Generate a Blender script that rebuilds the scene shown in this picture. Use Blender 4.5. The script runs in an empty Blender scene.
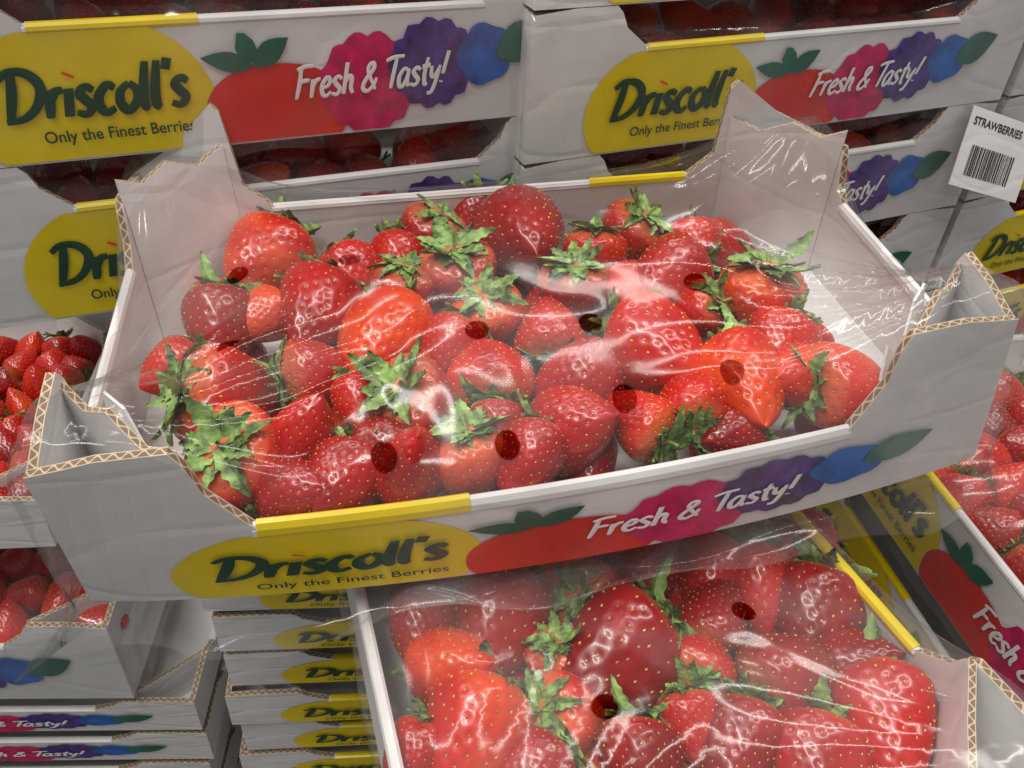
import bpy, bmesh, math, random, numpy as np
from mathutils import Vector, Euler, Matrix, Quaternion, noise
random.seed(7)
W,D,H,h=.40,.222,.088,.062
CAMP=Vector((.1192,-.2496,.3146)); CAME=Euler((.8939,-.0561,-.1605)); F=860.2
scene=bpy.context.scene
coll=scene.collection
# ---------- nodes helpers
def mat(name):
    m=bpy.data.materials.new(name); m.use_nodes=True; nt=m.node_tree; nt.nodes.clear()
    o=nt.nodes.new('ShaderNodeOutputMaterial'); return m,nt,o
def N(nt,t,**k):
    n=nt.nodes.new(t)
    for a,b in k.items(): setattr(n,a,b)
    return n
def L(nt,a,b): nt.links.new(a,b)
def simple(name,col,rough=.4,bump=.0,bscale=200,var=.04,spec=.5,coat=0,nscale=25,dents=0):
    m,nt,o=mat(name); p=N(nt,'ShaderNodeBsdfPrincipled'); p.inputs['Roughness'].default_value=rough
    p.inputs['Specular IOR Level'].default_value=spec; p.inputs['Coat Weight'].default_value=coat
    tc=N(nt,'ShaderNodeTexCoord'); n=N(nt,'ShaderNodeTexNoise'); n.inputs['Scale'].default_value=nscale; n.inputs['Detail'].default_value=6
    L(nt,tc.outputs['Object'],n.inputs['Vector'])
    r=N(nt,'ShaderNodeValToRGB'); c=np.array(col)
    r.color_ramp.elements[0].position=.3; r.color_ramp.elements[1].position=.7
    r.color_ramp.elements[0].color=(*np.clip(c*(1-var*2),0,1),1); r.color_ramp.elements[1].color=(*np.clip(c*(1+var),0,1),1)
    L(nt,n.outputs['Fac'],r.inputs['Fac']); L(nt,r.outputs['Color'],p.inputs['Base Color'])
    if bump:
        n2=N(nt,'ShaderNodeTexNoise'); n2.inputs['Scale'].default_value=bscale; n2.inputs['Detail'].default_value=4
        L(nt,tc.outputs['Object'],n2.inputs['Vector'])
        b=N(nt,'ShaderNodeBump'); b.inputs['Strength'].default_value=bump; b.inputs['Distance'].default_value=.002
        L(nt,n2.outputs['Fac'],b.inputs['Height']); last=b
        if dents:
            v=N(nt,'ShaderNodeTexVoronoi',feature='DISTANCE_TO_EDGE'); v.inputs['Scale'].default_value=9
            mpn=N(nt,'ShaderNodeMapping'); mpn.inputs['Scale'].default_value=(1,1,2.4); L(nt,tc.outputs['Object'],mpn.inputs[0]); ad=N(nt,'ShaderNodeMixRGB'); ad.inputs[0].default_value=.03; L(nt,mpn.outputs[0],ad.inputs[1]); L(nt,n.outputs['Color'],ad.inputs[2]); L(nt,ad.outputs[0],v.inputs['Vector'])
            mr=N(nt,'ShaderNodeMapRange'); mr.inputs[2].default_value=.06; L(nt,v.outputs['Distance'],mr.inputs[0])
            b3=N(nt,'ShaderNodeBump'); b3.inputs['Strength'].default_value=dents; b3.inputs['Distance'].default_value=.0012; L(nt,mr.outputs[0],b3.inputs['Height']); L(nt,b.outputs[0],b3.inputs['Normal']); last=b3
        L(nt,last.outputs['Normal'],p.inputs['Normal'])
    L(nt,p.outputs['BSDF'],o.inputs['Surface']); return m
M_white=simple('white_cardboard',(.72,.71,.70),.45,.5,22,.07,nscale=14,dents=.2)
M_yellow=simple('yellow_print',(.80,.61,.0),.3,.15,60,.05)
M_red=simple('red_print',(.72,.028,.02),.3,.15,60,.12)
M_pink=simple('pink_print',(.62,.008,.12),.3,.15,60,.2,nscale=90)
M_purple=simple('purple_print',(.085,.03,.25),.3,.15,60,.35,nscale=110)
M_blue=simple('blue_print',(.012,.13,.5),.3,.15,60,.25,nscale=60)
M_leafp=simple('leaf_print',(.012,.13,.08),.3,.15,60,.25)
M_dkgreen=simple('dark_green_ink',(.006,.05,.02),.35)
M_wink=simple('white_ink',(.86,.86,.86),.35)
M_red2=simple('bright_red_ink',(.8,.03,.02),.35)
M_black=simple('black_ink',(.02,.02,.02),.4)
def kraft():
    m,nt,o=mat('corrugated_edge'); p=N(nt,'ShaderNodeBsdfPrincipled'); p.inputs['Roughness'].default_value=.85
    uv=N(nt,'ShaderNodeUVMap'); s=N(nt,'ShaderNodeSeparateXYZ'); L(nt,uv.outputs[0],s.inputs[0])
    def mth(op,a,b=None):
        n=N(nt,'ShaderNodeMath',operation=op)
        for i,x in enumerate((a,b)):
            if x is None: continue
            if isinstance(x,(int,float)): n.inputs[i].default_value=x
            else: L(nt,x,n.inputs[i])
        return n.outputs[0]
    sn=mth('MULTIPLY',mth('SINE',mth('MULTIPLY',s.outputs[0],2*math.pi/.0055)),.32)
    d=mth('ABSOLUTE',mth('SUBTRACT',mth('SUBTRACT',s.outputs[1],.5),sn))
    flute=mth('LESS_THAN',d,.13)
    liner=mth('GREATER_THAN',mth('ABSOLUTE',mth('SUBTRACT',s.outputs[1],.5)),.38)
    k=mth('MAXIMUM',flute,liner)
    mx=N(nt,'ShaderNodeMix',data_type='RGBA'); mx.inputs[6].default_value=(.20,.13,.08,1); mx.inputs[7].default_value=(.52,.42,.30,1)
    L(nt,k,mx.inputs[0]); L(nt,mx.outputs[2],p.inputs['Base Color']); L(nt,p.outputs[0],o.inputs[0]); return m
M_kraft=kraft()
def berrymat(name):
    m,nt,o=mat(name); p=N(nt,'ShaderNodeBsdfPrincipled')
    tc=N(nt,'ShaderNodeTexCoord'); s=N(nt,'ShaderNodeSeparateXYZ'); L(nt,tc.outputs['Object'],s.inputs[0])
    oi=N(nt,'ShaderNodeObjectInfo')
    r=N(nt,'ShaderNodeValToRGB'); e=r.color_ramp.elements; e[0].position=0; e[0].color=(.22,.001,.004,1); e[1].position=1.0; e[1].color=(.70,.055,.006,1)
    x=e.new(.45); x.color=(.43,.003,.004,1)
    x=e.new(.8); x.color=(.55,.011,.004,1)
    n=N(nt,'ShaderNodeTexNoise'); n.inputs['Scale'].default_value=1.4; n.inputs['Detail'].default_value=2
    add=N(nt,'ShaderNodeVectorMath',operation='ADD'); L(nt,tc.outputs['Object'],add.inputs[0])
    cx=N(nt,'ShaderNodeCombineXYZ'); mm=N(nt,'ShaderNodeMath',operation='MULTIPLY'); mm.inputs[1].default_value=50; L(nt,oi.outputs['Random'],mm.inputs[0]); L(nt,mm.outputs[0],cx.inputs[0]); L(nt,cx.outputs[0],add.inputs[1]); L(nt,add.outputs[0],n.inputs['Vector'])
    a=N(nt,'ShaderNodeMath',operation='MULTIPLY_ADD'); a.inputs[1].default_value=1.0; a.inputs[2].default_value=-.52; L(nt,n.outputs['Fac'],a.inputs[0])
    b=N(nt,'ShaderNodeMath',operation='ADD'); L(nt,a.outputs[0],b.inputs[0]); L(nt,oi.outputs['Random'],b.inputs[1])
    L(nt,b.outputs[0],r.inputs['Fac'])
    mr=N(nt,'ShaderNodeMapRange'); mr.inputs[1].default_value=.24; mr.inputs[2].default_value=.46; mr.inputs[4].default_value=.45; L(nt,s.outputs[2],mr.inputs[0])
    mx=N(nt,'ShaderNodeMix',data_type='RGBA'); mx.inputs[7].default_value=(.80,.32,.11,1); L(nt,mr.outputs[0],mx.inputs[0]); L(nt,r.outputs[0],mx.inputs[6])
    L(nt,mx.outputs[2],p.inputs['Base Color'])
    n3=N(nt,'ShaderNodeTexNoise'); n3.inputs['Scale'].default_value=9; L(nt,tc.outputs['Object'],n3.inputs['Vector'])
    rr=N(nt,'ShaderNodeMapRange'); rr.inputs[3].default_value=.2; rr.inputs[4].default_value=.4; L(nt,n3.outputs[0],rr.inputs[0]); L(nt,rr.outputs[0],p.inputs['Roughness'])
    p.inputs['Coat Weight'].default_value=.25; p.inputs['Coat Roughness'].default_value=.1
    L(nt,p.outputs[0],o.inputs[0]); return m
M_berry=berrymat('strawberry_skin')
M_seed=simple('strawberry_seed',(.72,.42,.07),.4,0,20,.45)
M_calyx=simple('green_calyx',(.25,.40,.11),.55,.5,8,.5,nscale=5)
M_stem=simple('stem',(.32,.42,.13),.5,.3,10,.2)
def filmmat(name,holes=(),haze=.015,gl=.6):
    m,nt,o=mat(name)
    tc=N(nt,'ShaderNodeTexCoord')
    mp=N(nt,'ShaderNodeMapping'); mp.inputs['Scale'].default_value=(1,.22,1); mp.inputs['Rotation'].default_value=(0,0,.6); L(nt,tc.outputs['Object'],mp.inputs[0])
    n=N(nt,'ShaderNodeTexNoise'); n.inputs['Scale'].default_value=34; n.inputs['Detail'].default_value=1; n.inputs['Distortion'].default_value=.6; L(nt,mp.outputs[0],n.inputs['Vector'])
    n2=N(nt,'ShaderNodeTexNoise'); n2.inputs['Scale'].default_value=10; n2.inputs['Detail'].default_value=1; n2.inputs['Distortion'].default_value=1.2; L(nt,tc.outputs['Object'],n2.inputs['Vector'])
    b=N(nt,'ShaderNodeBump'); b.inputs['Strength'].default_value=.36; b.inputs['Distance'].default_value=.005; L(nt,n.outputs[0],b.inputs['Height'])
    b2=N(nt,'ShaderNodeBump'); b2.inputs['Strength'].default_value=.5; b2.inputs['Distance'].default_value=.012; L(nt,n2.outputs[0],b2.inputs['Height']); L(nt,b.outputs[0],b2.inputs['Normal'])
    fr=N(nt,'ShaderNodeFresnel'); fr.inputs[0].default_value=1.45; L(nt,b2.outputs[0],fr.inputs['Normal'])
    fm=N(nt,'ShaderNodeMath',operation='MULTIPLY',use_clamp=True); fm.inputs[1].default_value=gl; L(nt,fr.outputs[0],fm.inputs[0])
    fc=N(nt,'ShaderNodeMath',operation='MINIMUM'); fc.inputs[1].default_value=.25; L(nt,fm.outputs[0],fc.inputs[0])
    t=N(nt,'ShaderNodeBsdfTransparent'); g=N(nt,'ShaderNodeBsdfGlossy'); g.inputs['Roughness'].default_value=.12; L(nt,b2.outputs[0],g.inputs['Normal'])
    mx=N(nt,'ShaderNodeMixShader'); L(nt,fc.outputs[0],mx.inputs[0]); L(nt,t.outputs[0],mx.inputs[1]); L(nt,g.outputs[0],mx.inputs[2])
    df=N(nt,'ShaderNodeBsdfDiffuse'); df.inputs[0].default_value=(.9,.9,.9,1)
    hz=N(nt,'ShaderNodeMapRange'); hz.inputs[1].default_value=.45; hz.inputs[2].default_value=.75; hz.inputs[3].default_value=haze*.6; hz.inputs[4].default_value=haze*6; L(nt,n2.outputs[0],hz.inputs[0])
    mh=N(nt,'ShaderNodeMixShader'); L(nt,hz.outputs[0],mh.inputs[0]); L(nt,mx.outputs[0],mh.inputs[1]); L(nt,df.outputs[0],mh.inputs[2])
    out=mh.outputs[0]
    if holes:
        s=N(nt,'ShaderNodeSeparateXYZ'); L(nt,tc.outputs['Object'],s.inputs[0]); c=N(nt,'ShaderNodeCombineXYZ'); L(nt,s.outputs[0],c.inputs[0]); L(nt,s.outputs[1],c.inputs[1])
        last=None
        for (x,y) in holes:
            d=N(nt,'ShaderNodeVectorMath',operation='DISTANCE'); L(nt,c.outputs[0],d.inputs[0]); d.inputs[1].default_value=(x,y,0)
            if last is None: last=d.outputs['Value']
            else:
                mn=N(nt,'ShaderNodeMath',operation='MINIMUM'); L(nt,last,mn.inputs[0]); L(nt,d.outputs['Value'],mn.inputs[1]); last=mn.outputs[0]
        # vent holes: their shade is painted as a dark tinted disc, soft edge
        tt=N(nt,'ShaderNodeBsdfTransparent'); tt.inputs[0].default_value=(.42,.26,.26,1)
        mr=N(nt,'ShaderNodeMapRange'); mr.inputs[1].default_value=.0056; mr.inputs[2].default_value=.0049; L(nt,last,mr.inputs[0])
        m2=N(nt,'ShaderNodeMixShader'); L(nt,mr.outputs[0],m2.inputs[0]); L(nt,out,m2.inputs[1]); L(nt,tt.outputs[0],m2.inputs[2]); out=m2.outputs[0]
    L(nt,out,o.inputs[0]); return m
# ---------- mesh builder
class MB:
    def __init__(s): s.v=[];s.f=[];s.m=[];s.uv=[];s.mats=[]
    def mi(s,m):
        if m not in s.mats: s.mats.append(m)
        return s.mats.index(m)
    def face(s,pts,m,uv=None):
        i=len(s.v); s.v+= [tuple(float(c) for c in p) for p in pts]; s.f.append(tuple(range(i,i+len(pts)))); s.m.append(s.mi(m)); s.uv.append(uv)
    def mesh(s,name,warp=None,smooth=False):
        v=[warp(p) for p in s.v] if warp else s.v
        me=bpy.data.meshes.new(name); me.from_pydata(v,[],s.f)
        for m in s.mats: me.materials.append(m)
        me.polygons.foreach_set('material_index',s.m)
        u=me.uv_layers.new(name='UVMap'); k=0
        for fi,f in enumerate(s.f):
            for j in range(len(f)):
                if s.uv[fi]: u.data[k].uv=s.uv[fi][j]
                k+=1
        if smooth: me.polygons.foreach_set('use_smooth',[True]*len(me.polygons))
        me.update(); return me
def dens(prof,step=.012):
    o=[]
    for i in range(len(prof)):
        a,b=prof[i],prof[(i+1)%len(prof)]; n=max(1,int(math.dist(a,b)/step))
        for k in range(n): o.append((a[0]+(b[0]-a[0])*k/n,a[1]+(b[1]-a[1])*k/n))
    return o
def panel(mb,prof,fn,th,hlow,m=M_white,kr=True):
    n=len(prof)
    xs=sorted(set([round(u,6) for u,v in prof]+[round(float(q),6) for q in np.arange(0,max(u for u,v in prof),.012)]))
    def top(u):
        best=0
        for i in range(n):
            a,b=prof[i],prof[(i+1)%n]
            lo,hi=min(a[0],b[0]),max(a[0],b[0])
            if hi-lo>1e-7 and lo-1e-6<=u<=hi+1e-6:
                best=max(best,a[1]+(b[1]-a[1])*(u-a[0])/(b[0]-a[0]))
        return best
    bot=min(v for u,v in prof)
    for x0,x1 in zip(xs[:-1],xs[1:]):
        if x1-x0<1e-5: continue
        e=(x1-x0)*1e-3; t0,t1=top(x0+e),top(x1-e)
        mb.face([fn(x0,0,bot),fn(x1,0,bot),fn(x1,0,t1),fn(x0,0,t0)],m); mb.face([fn(x0,th,t0),fn(x1,th,t1),fn(x1,th,bot),fn(x0,th,bot)],m)
    s=0; pp=dens(prof); n=len(pp)
    for i in range(n):
        a,b=pp[i],pp[(i+1)%n]; l=math.dist(a,b)
        edge=kr and max(a[1],b[1])>hlow+.003 and not(abs(a[0]-b[0])<1e-4 and (a[0]<.002 or a[0]>max(u for u,v in prof)-.002))
        mb.face([fn(a[0],0,a[1]),fn(b[0],0,b[1]),fn(b[0],th,b[1]),fn(a[0],th,a[1])],M_kraft if edge else m,[(s,0),(s+l,0),(s+l,1),(s,1)]); s+=l
def tube(mb,p0,p1,r,m,seg=10,n=1):
    p0=Vector(p0);p1=Vector(p1);d=(p1-p0).normalized();a=d.orthogonal().normalized();b=d.cross(a)
    for s in range(n):
        q0=p0.lerp(p1,s/n); q1=p0.lerp(p1,(s+1)/n)
        for i in range(seg):
            q=[]
            for k in(i,i+1):
                t=2*math.pi*k/seg; q.append(a*math.cos(t)*r+b*math.sin(t)*r)
            mb.face([q0+q[0],q1+q[0],q1+q[1],q0+q[1]],m)
TH=.004
def profL(Lw,hl,c,a,pk):
    return [(0,0),(Lw,0),(Lw,H*.97),(Lw-c*.5,H*(1+pk*.35)),(Lw-c,H*(1+pk)),(Lw-c-.004,H*(1+pk)-.004),(Lw-c-.008,H*.86),(Lw-a+.004,hl+.006),(Lw-a-.004,hl),(a+.004,hl),(a-.004,hl+.006),(c+.008,H*.86),(c+.004,H*(1+pk)-.004),(c,H*(1+pk)),(c*.5,H*(1+pk*.35)),(0,H*.97)]
def make_walls(yl=.16,pk=.2,worn=False):
    parts=[]
    mb=MB(); panel(mb,[(0.001,0.001),(W-.001,.001),(W-.001,D-.001),(.001,D-.001)],lambda u,t,v:(u,v,.001+t),.003,9,kr=False); parts.append(('tray_floor',mb))
    a,c=.074,.052
    mb=MB(); panel(mb,profL(W,h,c,a,.0),lambda u,t,v:(u,t,v),TH,h); tube(mb,(a,TH/2,h),(W-a,TH/2,h),.0027,M_white,n=20); tube(mb,(a+.002,TH/2,h+.0003),(yl,TH/2,h+.0003),.0030,M_yellow,n=8); parts.append(('front_wall',mb))
    mb=MB(); panel(mb,profL(W,h,c,a,pk),lambda u,t,v:(W-u,D-t,v),TH,h); tube(mb,(a,D-TH/2,h),(W-a,D-TH/2,h),.0027,M_white); tube(mb,(W-.135,D-TH/2,h+.0003),(W-a-.002,D-TH/2,h+.0003),.0031,M_yellow)
    parts.append(('back_wall',mb))
    hs=.066
    for nm,x0,sg in(('side_wall',0,1),('side_wall',W,-1)):
        mb=MB(); dd=D-2*TH-.0006
        panel(mb,profL(dd,hs,.04,.056,.04 if worn else 0),lambda u,t,v,x0=x0,sg=sg:(x0+sg*t,TH+.0003+u,v),TH,hs); tube(mb,(x0+sg*TH/2,.06,hs),(x0+sg*TH/2,D-.06,hs),.003,M_white); parts.append((nm,mb))
    for x0,sx in((0,1),(W,-1)):
        for y0,sy in((0,1),(D,-1)):
            mb=MB(); p=Vector((x0+sx*.0045,y0+sy*.046,0)); q=Vector((x0+sx*.054,y0+sy*.0048,0)); d=(q-p); Lp=d.length; d/=Lp; nn=Vector((d.y,-d.x,0))*.003
            if nn.dot(Vector((x0,y0,0))-p)<0: nn=-nn
            top=H*(1.0 if sy>0 else 1+pk*.4)
            pr=[(0,.004),(Lp,.004),(Lp,top*.98),(Lp*.72,top*.93),(Lp*.45,top*1.0),(Lp*.2,top*.95),(0,top*1.0)] if worn else [(0,.004),(Lp,.004),(Lp,top),(Lp*.55,top*.97),(0,top*.985)]
            panel(mb,pr,lambda u,t,v,p=p,d=d,nn=nn:tuple(p+d*u+nn*(t/.003)+Vector((0,0,v))),.003,.01)
            if worn and sy>0:
                ln=-nn/.003
                panel(mb,[(.004,.02),(Lp-.006,.02),(Lp-.006,top*.70),(Lp*.75,top*.86),(Lp*.5,top*.74),(Lp*.28,top*.90),(.006,top*.92)],lambda u,t,v,p=p,d=d,ln=ln:tuple(p+d*u+ln*(.002+t+.010*(v/H)**2)+Vector((0,0,v))),.0012,9,kr=False)
            parts.append(('corner_post',mb))
    return parts
# ---------- lettering
G={'D':([[(.38,1.7),(.33,.9),(.2,.05)],[(-.1,1.45),(.3,1.72),(.9,1.62),(1.3,1.15),(1.15,.5),(.7,.1),(.05,0)]],1.45),
'r':([[(.1,1),(.12,.5),(.1,0)],[(.12,.5),(.3,.88),(.6,.98)]],.66),'i':([[(.14,1),(.1,0)],[(.15,1.42),(.19,1.5)]],.38),
's':([[(.6,.85),(.35,1),(.12,.8),(.3,.55),(.52,.3),(.35,.02),(.0,.12)]],.7),'c':([[(.65,.85),(.4,1),(.1,.65),(.1,.25),(.35,0),(.66,.15)]],.75),
'o':([[(.42,1),(.12,.72),(.1,.3),(.38,0),(.68,.3),(.7,.7),(.42,1)]],.85),'l':([[(.17,1.7),(.1,.8),(.13,.15),(.3,0)]],.42),"'":([[(.14,1.75),(.05,1.35)]],.28),
'F':([[(.22,1.7),(.17,.8),(.05,0)],[(-.05,1.58),(.5,1.72),(1,1.7)],[(.15,.9),(.5,.96),(.8,.95)]],.9),
'e':([[(.1,.45),(.45,.55),(.58,.82),(.35,1),(.08,.6),(.15,.15),(.4,0),(.7,.2)]],.74),'h':([[(.17,1.7),(.1,0)],[(.12,.5),(.35,.95),(.55,.8),(.55,.3),(.72,0)]],.85),
'&':([[(.95,.05),(.35,1.05),(.4,1.45),(.62,1.5),(.68,1.2),(.2,.6),(.1,.2),(.4,0),(.8,.3),(.95,.7)]],1.15),'T':([[(-.1,1.55),(.4,1.7),(1.1,1.72)],[(.6,1.65),(.5,.8),(.42,0)]],.85),
'a':([[(.65,.9),(.35,1),(.08,.6),(.15,.1),(.4,.05),(.62,.5),(.7,1)],[(.69,.95),(.65,.3),(.82,0)]],.9),'t':([[(.32,1.5),(.22,.7),(.3,.05),(.5,0)],[(0,1),(.55,1.06)]],.56),
'y':([[(.1,1),(.15,.5),(.38,.38),(.6,.8)],[(.68,1),(.52,.1),(.3,-.5),(0,-.5)]],.8),'!':([[(.34,1.75),(.16,.5)],[(.1,.02),(.12,.1)]],.4),' ':([],.42)}
def cr(p,n=8):
    if len(p)<3: return [tuple(np.array(p[0])*(1-t)+np.array(p[-1])*t) for t in np.linspace(0,1,4)]
    P=[np.array(p[0])*2-np.array(p[1])]+[np.array(q) for q in p]+[np.array(p[-1])*2-np.array(p[-2])]
    o=[]
    for i in range(1,len(P)-2):
        for t in np.linspace(0,1,n,endpoint=False):
            a,b,c,d=P[i-1:i+3]; o.append(.5*((2*b)+(-a+c)*t+(2*a-5*b+4*c-d)*t*t+(-a+3*b-3*c+d)*t**3))
    o.append(P[-2]); return o
def stext(mb,txt,u0,v0,width,m,w,y0,slope=0,shear=.12,hs=1):
    tot=sum(G[c][1] for c in txt); s=width/tot; x=0; k=0
    for ch in txt:
        for st in G[ch][0]:
            pts=cr(st); n=len(pts); k+=1; rows=[]
            mm=M_red2 if (ch=='i' and m is M_dkgreen and len(st)==2 and st[0][1]>1.2) else m
            for i,q in enumerate(pts):
                a=np.array(pts[max(i-1,0)]);b=np.array(pts[min(i+1,n-1)]);t=(b-a)/(np.linalg.norm(b-a)+1e-9); nn=np.array([-t[1],t[0]])
                ww=w*(.55+.45*math.sin(math.pi*min(1,max(0,(i+.8)/(n+.6))))**.5)*(1+.25*abs(nn[0]))
                if n<=4: ww=w*(1.5 if mm is M_red2 else 1.2)
                r=[]
                for side,hh in((1,0),(0,1),(-1,0)):
                    qq=np.array(q)+nn*side*ww
                    uu=(x+qq[0]+shear*qq[1])*s; vv=qq[1]*s*hs
                    r.append((u0+uu,y0-.00012*hh-.00001*(k%5),v0+vv+slope*uu))
                rows.append(r)
            for i in range(n-1):
                for j in(0,1): mb.face([rows[i][j],rows[i][j+1],rows[i+1][j+1],rows[i+1][j]],mm)
        x+=G[ch][1]
def slab(mb,P,y,m,step=.006):
    us=[p[0] for p in P]; lo,hi=min(us),max(us); k=max(2,int((hi-lo)/step*2.5)); X=[lo+(hi-lo)*(.5-.5*math.cos(math.pi*i/k)) for i in range(k+1)]
    def span(u):
        v=[]
        for i in range(len(P)):
            a,b=P[i],P[(i+1)%len(P)]
            if (a[0]-u)*(b[0]-u)<=0 and abs(a[0]-b[0])>1e-9: v.append(a[1]+(b[1]-a[1])*(u-a[0])/(b[0]-a[0]))
        return (min(v),max(v)) if v else None
    prev=None
    for i,u in enumerate(X):
        s=span(min(max(u,lo+1e-6),hi-1e-6))
        if s is None: continue
        if prev and (s[1]-s[0]+prev[2]-prev[1])>1e-6: mb.face([(prev[0],y,prev[1]),(u,y,s[0]),(u,y,s[1]),(prev[0],y,prev[2])],m)
        prev=(u,s[0],s[1])
def blob(mb,cu,cv,ru,rv,m,y,lobes=0,amp=.1,n=96,pw=2,ph=0):
    P=[]
    for i in range(n):
        t=2*math.pi*i/n; k=1+(amp*abs(math.sin(lobes*t/2+ph))-amp*.5 if lobes else 0)
        c,s_=math.cos(t),math.sin(t); x=ru*k*abs(c)**(2/pw)*(1 if c>0 else -1); z=rv*k*abs(s_)**(2/pw)*(1 if s_>0 else -1)
        P.append((cu+x,min(max(cv+z,.0012),h-.0006)))
    slab(mb,P,y,m)
def leaf(mb,u,v,l,w,ang,m,y):
    P=[(l*i/24,w*math.sin(math.pi*(i/24)**.85)) for i in range(25)]+[(l*i/24,-w*math.sin(math.pi*(i/24)**.85)) for i in range(23,0,-1)]
    c,s_=math.cos(ang),math.sin(ang)
    slab(mb,[(u+x*c-z*s_,min(v+x*s_+z*c,h-.0006)) for x,z in P],y,m)
def fonttext(mb,txt,u0,v0,width,m,y0,fn=None,off=.012):
    cu=bpy.data.curves.new('t','FONT'); cu.body=txt; cu.size=1; cu.offset=off
    ob=bpy.data.objects.new('t',cu); coll.objects.link(ob); dg=bpy.context.evaluated_depsgraph_get(); me=bpy.data.meshes.new_from_object(ob.evaluated_get(dg))
    xs=[v.co.x for v in me.vertices]; s=width/(max(xs)-min(xs)); x0=min(xs)
    for p in me.polygons:
        mb.face([(u0+(me.vertices[i].co.x-x0)*s,y0,v0+me.vertices[i].co.y*s) for i in p.vertices],m)
    bpy.data.objects.remove(ob); bpy.data.curves.remove(cu); bpy.data.meshes.remove(me)
def make_label():
    mb=MB(); y=-.0005; d=.00018
    blob(mb,.109,.024,.061,.044,M_yellow,y)
    blob(mb,.203,.014,.040,.026,M_red,y-d,pw=2.3)
    blob(mb,.257,.026,.028,.026,M_pink,y-2*d,lobes=12,amp=.12)
    blob(mb,.296,.034,.026,.023,M_purple,y-3*d,lobes=13,amp=.14)
    blob(mb,.329,.037,.017,.016,M_blue,y-4*d,lobes=5,amp=.16)
    leaf(mb,.336,.036,.036,.011,.42,M_leafp,y-6*d)
    leaf(mb,.192,.040,.028,.0050,2.95,M_leafp,y-6*d); leaf(mb,.192,.040,.019,.0058,1.9,M_leafp,y-6.5*d); leaf(mb,.192,.040,.024,.006,.55,M_leafp,y-7*d)
    stext(mb,"Driscoll's",.064,.022,.092,M_dkgreen,.15,y-8*d,slope=.02,shear=.15,hs=.95)
    fonttext(mb,"Only the Finest Berries",.080,.0105,.076,M_dkgreen,y-8*d)
    stext(mb,"Fresh & Tasty!",.213,.0215,.090,M_wink,.115,y-9*d,slope=.03,shear=.2,hs=1.05)
    mb.v=[(x*1.03-.012,yy,z) for x,yy,z in mb.v]
    return mb
# ---------- film
def film_mb(m,seed=0,amp=1,tent=1,nx=150,ny=120,drop=.12,hang=0):
    off=Vector((seed*3.1,seed*1.7,0))
    S=[float(q) for q in np.linspace(-drop,W+drop,nx)]; T=[float(q) for q in np.linspace(-drop,D+drop,ny)]
    posts=[(.0,.0),(W,0),(0,D),(W,D)]
    V=[]
    for t in T:
        for s in S:
            x=min(max(s,0),W); y=min(max(t,0),D); dr=max(-s,s-W,-t,t-D,0)
            dmin=9; ang=0
            for (a,b) in posts:
                dd=math.hypot((x-a)*.8,y-b)
                if dd<dmin: dmin=dd; ang=math.atan2(y-b,x-a)
            ex=min(x,W-x)/W*2; ey=min(y,D-y)/D*2
            dome=(1-(1-ex)**4)*(1-(1-ey)**3)
            pf=1/(1+(dmin/.052)**4)
            z=h+.0045+.018*dome+(H-h+.001)*pf*tent
            wr=math.sin(ang*30+3*noise.noise(Vector((x*20,y*20,1))+off))*.0013*math.exp(-((dmin-.07)/.06)**2)
            rid=1-abs(noise.noise(Vector((x*6+y*11,y*4-x*2,3))+off))*3
            wr+=.0020*rid*dome+.0004*noise.noise(Vector((x*40,y*25,6))+off)*dome
            z+=wr*amp
            nn=noise.noise(Vector((s*22,t*22,z*8))+off)*.0022*amp; nb=noise.noise(Vector((s*7,t*7,5))+off)*.002*amp
            X=x;Y=y
            k=min(dr/.01,1)
            if s<0: X=-.0045*k-abs(nn+nb)*k
            if s>W: X=W+.0045*k+abs(nn+nb)*k
            if t<0: Y=-.0034*k-abs(nn+nb)*k*.8
            if t>D: Y=D+.0045*k+abs(nn+nb)*k
            lo=-.006+.003*math.sin(s*60+t*50)-hang*max(0,1-x/.13)**1.0*(.9+.4*noise.noise(Vector((s*15,t*15,2))))-hang*.5*max(0,1-(W-x)/.08)
            z2=z-dr
            if z2<0 and hang: 
                f_=min(-z2/.03,1)*.012*(1+2*noise.noise(Vector((s*18,t*18,9)))) 
                if t<0: Y-=f_
                if s<0: X-=f_
            V.append((X,Y,max(z2,lo)))
    mb=MB(); mb.mats=[m]; mb.v=V
    for j in range(ny-1):
        if T[j]>D+.03: continue
        for i in range(nx-1):
            a=j*nx+i; q=(a,a+1,a+nx+1,a+nx)
            zs=[V[k][2] for k in q]
            if max(zs)-min(zs)<1e-7 and max(zs)<.01: continue
            if not hang and max(zs)<.001: continue
            mb.f.append(q); mb.m.append(0); mb.uv.append(None)
    return mb
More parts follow.
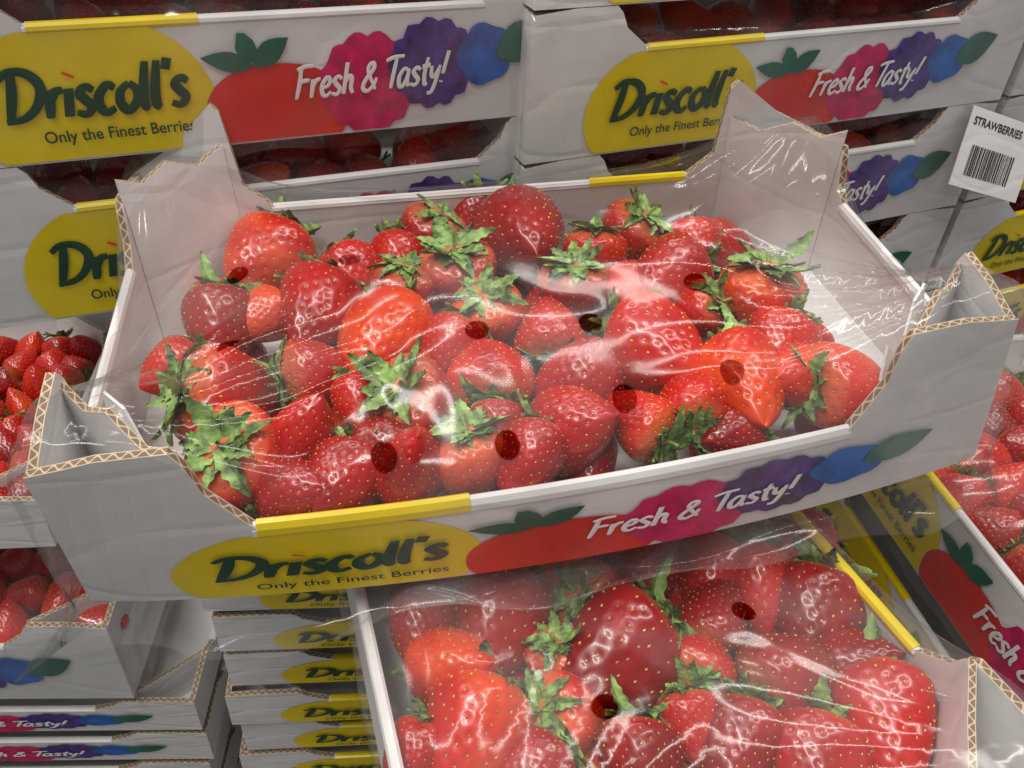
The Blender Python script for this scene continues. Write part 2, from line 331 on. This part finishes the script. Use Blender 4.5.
# ---------- strawberries
def berry_mesh(seed):
    rg=np.random.RandomState(seed); NR,NS=84,108; pw=.52+rg.rand()*.12; ex=.74+rg.rand()*.2; wx=1+rg.rand()*.16; wy=1-rg.rand()*.06; ln=1.1+rg.rand()*.24
    def prof(t):
        r=.52*np.maximum(np.sin(np.pi*np.clip(t,0,1)**pw),0)**ex; z=.44-ln*(t-.05*np.sin(2*np.pi*t)); return r,z
    def surf(t,ph):
        r,z=prof(t); w=1+.03*np.sin(2*ph+seed)+.02*np.sin(3*ph+seed*2+3*t)+.008*np.sin(5*ph+4*t*3)
        return np.stack([r*w*np.cos(ph)*wx+.05*np.sin(3*t+seed)*t,r*w*np.sin(ph)*wy,z+.02*np.cos(2*ph+seed)*(t>0)],-1)
    t=np.linspace(0.0008,.9995,NR); t=.5-.5*np.cos(np.pi*t); ph=np.arange(NS)/NS*2*np.pi
    TT,PP=np.meshgrid(t,ph,indexing='ij')
    def nrm(tt,pp):
        e=1e-3; a=surf(np.clip(tt+e,0,1),pp)-surf(np.clip(tt-e,0,1),pp); b=surf(tt,pp+e)-surf(tt,pp-e); n=np.cross(b,a); n/=np.linalg.norm(n,axis=-1,keepdims=True)+1e-12; return n
    V=surf(TT,PP).reshape(-1,3); Nn=nrm(TT,PP).reshape(-1,3)
    c=V.mean(0); sg=np.sign(((V-c)*Nn).sum(1)); Nn*=sg[:,None]
    ns=200; tt=np.linspace(0,1,400); r,z=prof(tt); ds=np.hypot(np.diff(r),np.diff(z)); ar=np.concatenate([[0],np.cumsum((r[1:]+r[:-1])/2*ds)]); ar/=ar[-1]
    k=np.arange(ns); st=np.interp(.03+.95*(k+.5)/ns,ar,tt); sp=k*2.399963+rg.randn(ns)*.05
    SP=surf(st,sp); SN=nrm(st,sp); s2=np.sign(((SP-c)*SN).sum(1)); SN*=s2[:,None]
    disp=np.zeros(len(V))
    for i in range(ns):
        d2=((V-SP[i])**2).sum(1); disp-=.016*np.exp(-d2/.0011)
    V=V+Nn*disp[:,None]
    verts=V.tolist(); faces=[];mi=[]
    for i in range(NR-1):
        for j in range(NS):
            a=i*NS+j;b=i*NS+(j+1)%NS; faces.append((a,b,b+NS,a+NS)); mi.append(0)
    faces.append(tuple(range(NS-1,-1,-1))); mi.append(0); faces.append(tuple((NR-1)*NS+j for j in range(NS))); mi.append(0)
    for i in range(ns):
        n=Vector(SN[i].tolist()); up=Vector((0,0,1)); m_=(up-n*up.dot(n)); m_=m_.normalized() if m_.length>1e-3 else n.orthogonal().normalized(); q=n.cross(m_)
        o=Vector(SP[i].tolist())-n*.009; b0=len(verts)
        for kz,(hh,rr) in enumerate(((-.004,.7),(.004,1),(.009,.6))):
            for j in range(6):
                a=j/6*2*math.pi; verts.append(tuple(o+n*hh+m_*(.0180*rr*math.cos(a))+q*(.0105*rr*math.sin(a))))
        for kz in range(2):
            for j in range(6): faces.append((b0+kz*6+j,b0+kz*6+(j+1)%6,b0+kz*6+6+(j+1)%6,b0+kz*6+6+j)); mi.append(1)
        faces.append(tuple(b0+12+j for j in range(6))); mi.append(1)
    me=bpy.data.meshes.new('strawberry_body'); me.from_pydata(verts,[],faces); me.materials.append(M_berry); me.materials.append(M_seed)
    me.polygons.foreach_set('material_index',mi); me.polygons.foreach_set('use_smooth',[True]*len(faces)); me.update()
    return me
def calyx_mesh(seed):
    rnd=random.Random(seed+50); mb=MB()
    n=rnd.randint(13,17)
    for k in range(n):
        az=2*math.pi*k/n*2+rnd.uniform(-.2,.2); lay=k%2; l=rnd.uniform(.44,.66)*(1 if lay else .8); w=rnd.uniform(.075,.115); curl=rnd.uniform(-1.7,.2) if rnd.random()<.8 else rnd.uniform(.2,1.2); tw=rnd.uniform(-.6,.6)
        rows=[]; pos=Vector((.03,0,.41+.02*lay)); ang=rnd.uniform(.05,.4); seg=10
        for i in range(seg+1):
            t=i/seg; ww=w*math.sin(math.pi*min(1,(t*.82+.18)))**.8*(1+.18*((i%2)*2-1)*(t>.25)) if i<seg else .004
            d=Vector((math.cos(ang),0,math.sin(ang)))
            up=Vector((-math.sin(ang),0,math.cos(ang)))
            side=Vector((0,1,0))*math.cos(tw*t)+up*math.sin(tw*t)
            rows.append([pos-side*ww+up*.025,pos-up*.01,pos+side*ww+up*.025]); pos=pos+d*(l/seg); ang+=curl/seg
        R=Matrix.Rotation(az,3,'Z')
        for i in range(seg):
            for j in(0,1): mb.face([R@rows[i][j],R@rows[i][j+1],R@rows[i+1][j+1],R@rows[i+1][j]],M_calyx)
    p=Vector((0,0,.38)); d=Vector((rnd.uniform(-.4,.4),rnd.uniform(-.4,.4),1)).normalized()
    for i in range(3):
        q=p+d*.08; tube(mb,p,q,.028-.003*i,M_stem,7); p=q; d=(d+Vector((rnd.uniform(-.3,.3),rnd.uniform(-.3,.3),0))).normalized()
    return mb.mesh('calyx')
BM=[berry_mesh(i) for i in range(8)]; CM=[calyx_mesh(i) for i in range(7)]
CR=CAME.to_matrix(); RT=CR@Vector((1,0,0)); UPV=CR@Vector((0,1,0)); BK=CR@Vector((0,0,1))
bcount=[0]
def berry(loc,r,theta=None,pit=0,calyx=True,label='ripe red strawberry with green calyx in a tray',group='strawberries in trays',var=None):
    i=bcount[0]; bcount[0]+=1; rnd=random.Random(i*13+1)
    v=rnd.randrange(8) if var is None else var
    if theta is None: theta=rnd.uniform(0,360); pit=rnd.uniform(-60,30)
    th=math.radians(theta); pi_=math.radians(pit)
    d=(RT*math.cos(th)+UPV*math.sin(th))*math.cos(pi_)+BK*math.sin(pi_)
    q=d.to_track_quat('Z','Y')@Quaternion((0,0,1),rnd.uniform(0,6.28))
    e=bpy.data.objects.new('strawberry',BM[v]); e.location=loc; e.rotation_mode='QUATERNION'; e.rotation_quaternion=q; s=r/.54; e.scale=(s,s,s); coll.objects.link(e)
    e['label']=label; e['category']='strawberry'; e['group']=group
    if calyx:
        c=bpy.data.objects.new('calyx',CM[rnd.randrange(7)]); c.parent=e; coll.objects.link(c)
    return e
# ---------- tray factory
def trilinear(c,pre=None):
    c={k:Vector([float(q) for q in v]) for k,v in c.items()}
    def f(p):
        dy=0
        if pre: p,dy=pre(p)
        x,y,z=p; u,v,w=x/W,y/D,z/H; o=Vector((0,-dy,0))
        for ix in(0,1):
            for iy in(0,1):
                for iz in(0,1):
                    k=(u if ix else 1-u)*(v if iy else 1-v)*(w if iz else 1-w); o=o+c[(ix,iy,iz)]*float(k)
        return tuple(o)
    return f
PARTS=make_walls(); LAB=make_label()
shared=[(n,mb.mesh(n)) for n,mb in PARTS]; shared_lab=LAB.mesh('printed_label')
M_filmb=filmmat('clear_film_plain',(),.008,.7)
shared_film=film_mb(M_filmb,3,1.2,.8,70,50).mesh('film_wrap',smooth=True)
def tray(loc,rot,label,warp=None,film=None,scale=(1,1,1),wf=True,group='stacked strawberry trays',parts=None):
    e=bpy.data.objects.new('strawberry_tray',None); e.empty_display_size=.05; e.location=loc; e.rotation_euler=rot; e.scale=scale; coll.objects.link(e)
    e['label']=label; e['category']='fruit tray'; e['group']=group
    L_=[(n,mb.mesh(n,warp)) for n,mb in (parts or PARTS)] if warp else shared
    ll=LAB.mesh('printed_label',warp) if warp else shared_lab
    for n,me in L_+[('printed_label',ll)]:
        o=bpy.data.objects.new(n,me); coll.objects.link(o); o.parent=e
    if wf:
        o=bpy.data.objects.new('film_wrap',film.mesh('film_wrap',warp,True) if film else shared_film); coll.objects.link(o); o.parent=e
    return e
# layout helper: meet a sight line with a horizontal plane of a tray
def unl(px,py,z,Mx):
    d=CR@Vector(((px-512)/F,-(py-384)/F,-1)); Mi=Mx.inverted(); o=Mi@CAMP; dd=Mi.to_3x3()@d; t=(z-o.z)/dd.z; return o+dd*t
mainrot=Euler((.0327,-.0893,0)); MM=mainrot.to_matrix().to_4x4()
c={(0,0,1):(-.0003,-.0018,.088),(1,0,1):(.4005,.0159,.088),(1,1,1):(.391,.202,.088),(0,1,1):(.0014,.2352,.088),(0,0,0):(-.0065,.0048,0),(1,0,0):(.4093,.0141,0),(1,1,0):(.396,D,0),(0,1,0):(0,D,0)}
def bow(x,y,z):
    return .021*max(0,math.sin(math.pi*min(max(x/W,0),1)))**.8*(1-min(max(y/D,0),1))**2*(1-.55*min(max(z/H,0),1))
def pre(p):
    x,y,z=p; k=min(max(y/D,0),1); hh=.039+(.058-.039)*k
    z2=z*hh/h if z<h else hh+(z-h)*(H-hh)/(H-h)
    return (x,y,z2),bow(x,y,z2)
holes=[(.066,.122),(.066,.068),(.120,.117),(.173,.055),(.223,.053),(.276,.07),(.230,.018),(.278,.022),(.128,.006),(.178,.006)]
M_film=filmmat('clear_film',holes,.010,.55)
wm=trilinear(c,pre)
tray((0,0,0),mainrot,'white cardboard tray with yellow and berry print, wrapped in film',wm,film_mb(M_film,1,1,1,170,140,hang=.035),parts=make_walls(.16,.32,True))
ml=[(270,254,40,60,-40),(222,325,42,100,-30),(222,398,52,165,40),(320,308,44,80,-50),(350,272,32,120,-20),(312,378,40,190,35),(385,335,46,70,-50),(403,290,32,80,30),(457,275,40,95,45),(432,235,32,60,35),(520,235,48,110,-60),(628,235,34,50,35),(575,290,36,95,35),(490,316,38,110,50),(548,338,38,270,30),(650,347,50,150,-45),(672,282,42,30,-40),(758,300,46,80,30),(740,382,50,100,-60),(580,385,42,250,-30),(487,382,42,280,45),(415,405,46,130,50),(570,430,42,200,-40),(645,425,36,320,35),(838,385,42,180,20),(345,478,42,60,-50),(240,458,50,120,65),(470,455,40,90,30),(410,470,38,250,-50),(530,455,38,60,-30),(300,440,36,240,-30),(700,312,32,30,40),(795,378,36,0,-50),(690,410,34,270,50),(630,290,30,10,-50),(265,315,30,30,-30),(455,345,34,60,-20),(290,495,34,200,-40),(500,430,32,90,-30),(595,255,30,90,10),(475,215,26,70,-20),(380,445,32,200,-30),(735,435,30,10,-30),(780,340,34,60,-30),(395,255,26,100,-30),(180,365,28,40,-30),(690,245,28,80,-30),(360,400,30,100,-30)]
def put(lst,Mx,zc,lim,k=1.03):
    for a in lst:
        z=zc
        for _ in range(60):
            p=unl(a[0],a[1],z,Mx); wp=Mx@p; r=a[2]*(CR.transposed()@(wp-CAMP)).z*-1/F*k
            if lim is None: break
            ok=p.y-r*1.05>lim(p.x) and p.x+r*.9<.397 and p.x-r*.9>.004
            if ok: break
            z-=.0012
            if z<.018:
                p.y=max(p.y,lim(p.x)+r*1.05); p.x=min(max(p.x,.004+r*.9),.397-r*.9); p.z=.02; wp=Mx@p; break
        berry(wp,r,a[3],a[4])
put(ml,MM,.042,lambda x:.0048+.0095*x/W-bow(x,0,.03)+.0045)
for i in range(6):
    for j in range(4):
        p=MM@Vector((.05+i*.058+random.uniform(-.01,.01),.035+j*.05+random.uniform(-.008,.008),.020)); berry(p,.017,calyx=False)
FB=Matrix.Translation((0,0,-.072))
cf={(0,0):(.372,-.130),(1,0):(.28,.25),(0,1):(.13,-.17),(1,1):(.075,.22)}
cF={(a,b,k):(*cf[(a,b)],0 if k==0 else H) for a,b in cf for k in(0,1)}
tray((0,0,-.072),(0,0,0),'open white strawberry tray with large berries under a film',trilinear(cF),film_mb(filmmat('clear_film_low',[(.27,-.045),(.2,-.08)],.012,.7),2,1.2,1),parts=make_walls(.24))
fl=[(425,620,38,90,-40),(500,612,54,70,-45),(448,668,42,200,-40),(475,730,58,60,-45),(595,600,38,150,40),(640,572,38,80,-30),(710,570,38,60,-40),(622,652,62,30,-30),(760,580,38,80,-40),(815,612,50,60,-40),(782,685,50,200,20),(880,715,54,80,-50),(712,622,38,240,30),(737,735,42,60,-40),(640,757,44,90,-40),(815,757,48,60,-40),(562,712,40,150,40),(560,560,34,90,-40),(700,672,36,200,60),(800,545,34,0,-40),(540,765,36,30,-30),(690,720,34,100,-30),(845,660,34,200,-30),(560,660,34,100,30),(420,750,34,60,-30)]
put(fl,FB,.044,None)
for i in range(4):
    for j in range(4):
        berry(Vector((.16+i*.05+random.uniform(-.008,.008),-.12+j*.045,-.05)),.02,calyx=False)
def stack(base,yaw,n0,n1,label,pitch=.0885,sc=(1,1,1),bs=.019,rows=2,rmax=99):
    Mz=Matrix.Rotation(yaw,4,'Z')
    for k in range(n0,n1):
        b=Vector((base[0],base[1],base[2]+k*pitch*sc[2])); tray(b,(0,0,yaw),label,scale=sc,wf=(k<=0 and k>-2))
        if k>=rmax: continue
        for j in range(rows):
            for i in range(10):
                p=Vector(((.03+i*.038+random.uniform(-.006,.006))*sc[0],(.025+j*.04+random.uniform(-.005,.005))*sc[1],(.045 if j==0 else .05)*sc[2])); berry(b+Mz@p,bs*sc[1],calyx=(i%3==0),group='strawberries in stacked trays')
stack((-.107,.197,.1065),.225,-1,2,'white strawberry tray with yellow and berry print, stacked',sc=(.95,1,1.09),rmax=1)
stack((.222,.2557,.0806),.2564,-3,2,'white strawberry tray with berry print in a tall stack',sc=(1.06,1.06,1.06),rmax=1)
stack((.645,.37,.0806),.2564,-3,2,'white strawberry tray at the end of the row',sc=(1.06,1.06,1.06),rmax=1,rows=1)
mb=MB(); tw,tv=.085,.062
mb.face([(0,0,0),(tw,0,0),(tw,0,tv),(0,0,tv)],M_white); mb.face([(0,.0006,tv),(tw,.0006,tv),(tw,.0006,0),(0,.0006,0)],M_white)
fonttext(mb,'STRAWBERRIES',.005,.049,.06,M_black,-.0004,off=.02)
rb=random.Random(3); x=.012
while x<.066:
    w_=rb.choice((.0006,.0011,.0017)); mb.face([(x,-.0004,.010),(x+w_,-.0004,.010),(x+w_,-.0004,.034),(x,-.0004,.034)],M_black); x+=w_+rb.choice((.0007,.0012))
e=bpy.data.objects.new('price_tag',mb.mesh('price_tag')); coll.objects.link(e); e.location=(.586,.325,.026); e.rotation_euler=(-.35,.30,.15); e['label']='white barcode tag hanging on the face of a tray stack'; e['category']='price tag'
def fill(b,yaw,r,nx,ny,z):
    Mz=Matrix.Rotation(yaw,4,'Z')
    for i in range(nx):
        for j in range(ny):
            p=Vector((W-.02-i*r*1.75+random.uniform(-.004,.004),.02+j*r*1.8+random.uniform(-.004,.004),z+random.uniform(-.004,.004))); berry(Vector(b)+Mz@p,r*random.uniform(.9,1.12),calyx=(i+j)%2==0,group='strawberries in stacked trays')
tray((-.49,.18,-.135),(0,0,-.05),'shallow white tray of small strawberries',scale=(1,1,.5),wf=False); fill((-.49,.18,-.135),-.05,.0125,6,8,.028)
tray((-.466,.185,-.282),(0,0,-.12),'white tray of small strawberries under film'); fill((-.466,.185,-.282),-.12,.0155,6,6,.055)
for k in range(9):
    tray((-.425+random.uniform(-.003,.003),.18,-.282-.045*(k+1)),(0,0,-.12),'shallow printed berry tray in a tall stack',scale=(1,1,.45),wf=False)
for k in range(11):
    tray((.0+random.uniform(-.004,.004),.125+random.uniform(-.003,.003),-.13-.045*(k+1)),(0,0,-.08),'shallow printed berry tray in a tall stack',scale=(1,1,.45),wf=False)
for k in range(5):
    tray((.46,.22,-.122-.0885*k),(0,0,math.radians(-88)),'white strawberry tray with print in a side stack',wf=(k==0))
Mz=Matrix.Rotation(math.radians(-88),4,'Z')
for i in range(9):
    for j in range(4): berry(Vector((.46,.22,-.122))+Mz@Vector((.02+i*.03,.025+j*.03,.055+random.uniform(-.004,.004))),.016,calyx=(i+j)%2==0,group='strawberries in stacked trays')
mb=MB(); mb.face([(-3,-3,-1.1),(3,-3,-1.1),(3,3,-1.1),(-3,3,-1.1)],simple('dark_floor_tile',(.12,.12,.12),.5)); fo=bpy.data.objects.new('floor',mb.mesh('floor')); coll.objects.link(fo); fo['kind']='structure'
# ---------- light
w=bpy.data.worlds.new('World'); scene.world=w; w.use_nodes=True; bg=w.node_tree.nodes['Background']; bg.inputs[0].default_value=(.94,.92,.91,1); bg.inputs[1].default_value=.30
def area(loc,tgt,sx,sy,e,col=(1,.955,.90)):
    l=bpy.data.lights.new('ceiling_lamp','AREA'); l.shape='RECTANGLE'; l.size=sx; l.size_y=sy; l.energy=e; l.color=col
    o=bpy.data.objects.new('ceiling_lamp',l); o.location=loc; o.rotation_euler=(Vector(tgt)-Vector(loc)).to_track_quat('-Z','Y').to_euler(); coll.objects.link(o)
area((-.5,-.3,1.9),(.1,.1,0),1.6,.12,32)
area((.9,.2,2.0),(.2,.1,0),.12,1.6,21)
area((.2,1.6,1.9),(.2,.1,0),1.8,.10,18)
area((-1.2,1.0,1.8),(.2,.1,0),.10,1.5,12)
cam=bpy.data.cameras.new('camera'); co=bpy.data.objects.new('camera',cam); co.location=CAMP; co.rotation_euler=CAME; cam.lens=F/1024*36; cam.clip_start=.01; cam.clip_end=50; coll.objects.link(co); scene.camera=co
scene.view_settings.view_transform='Standard'
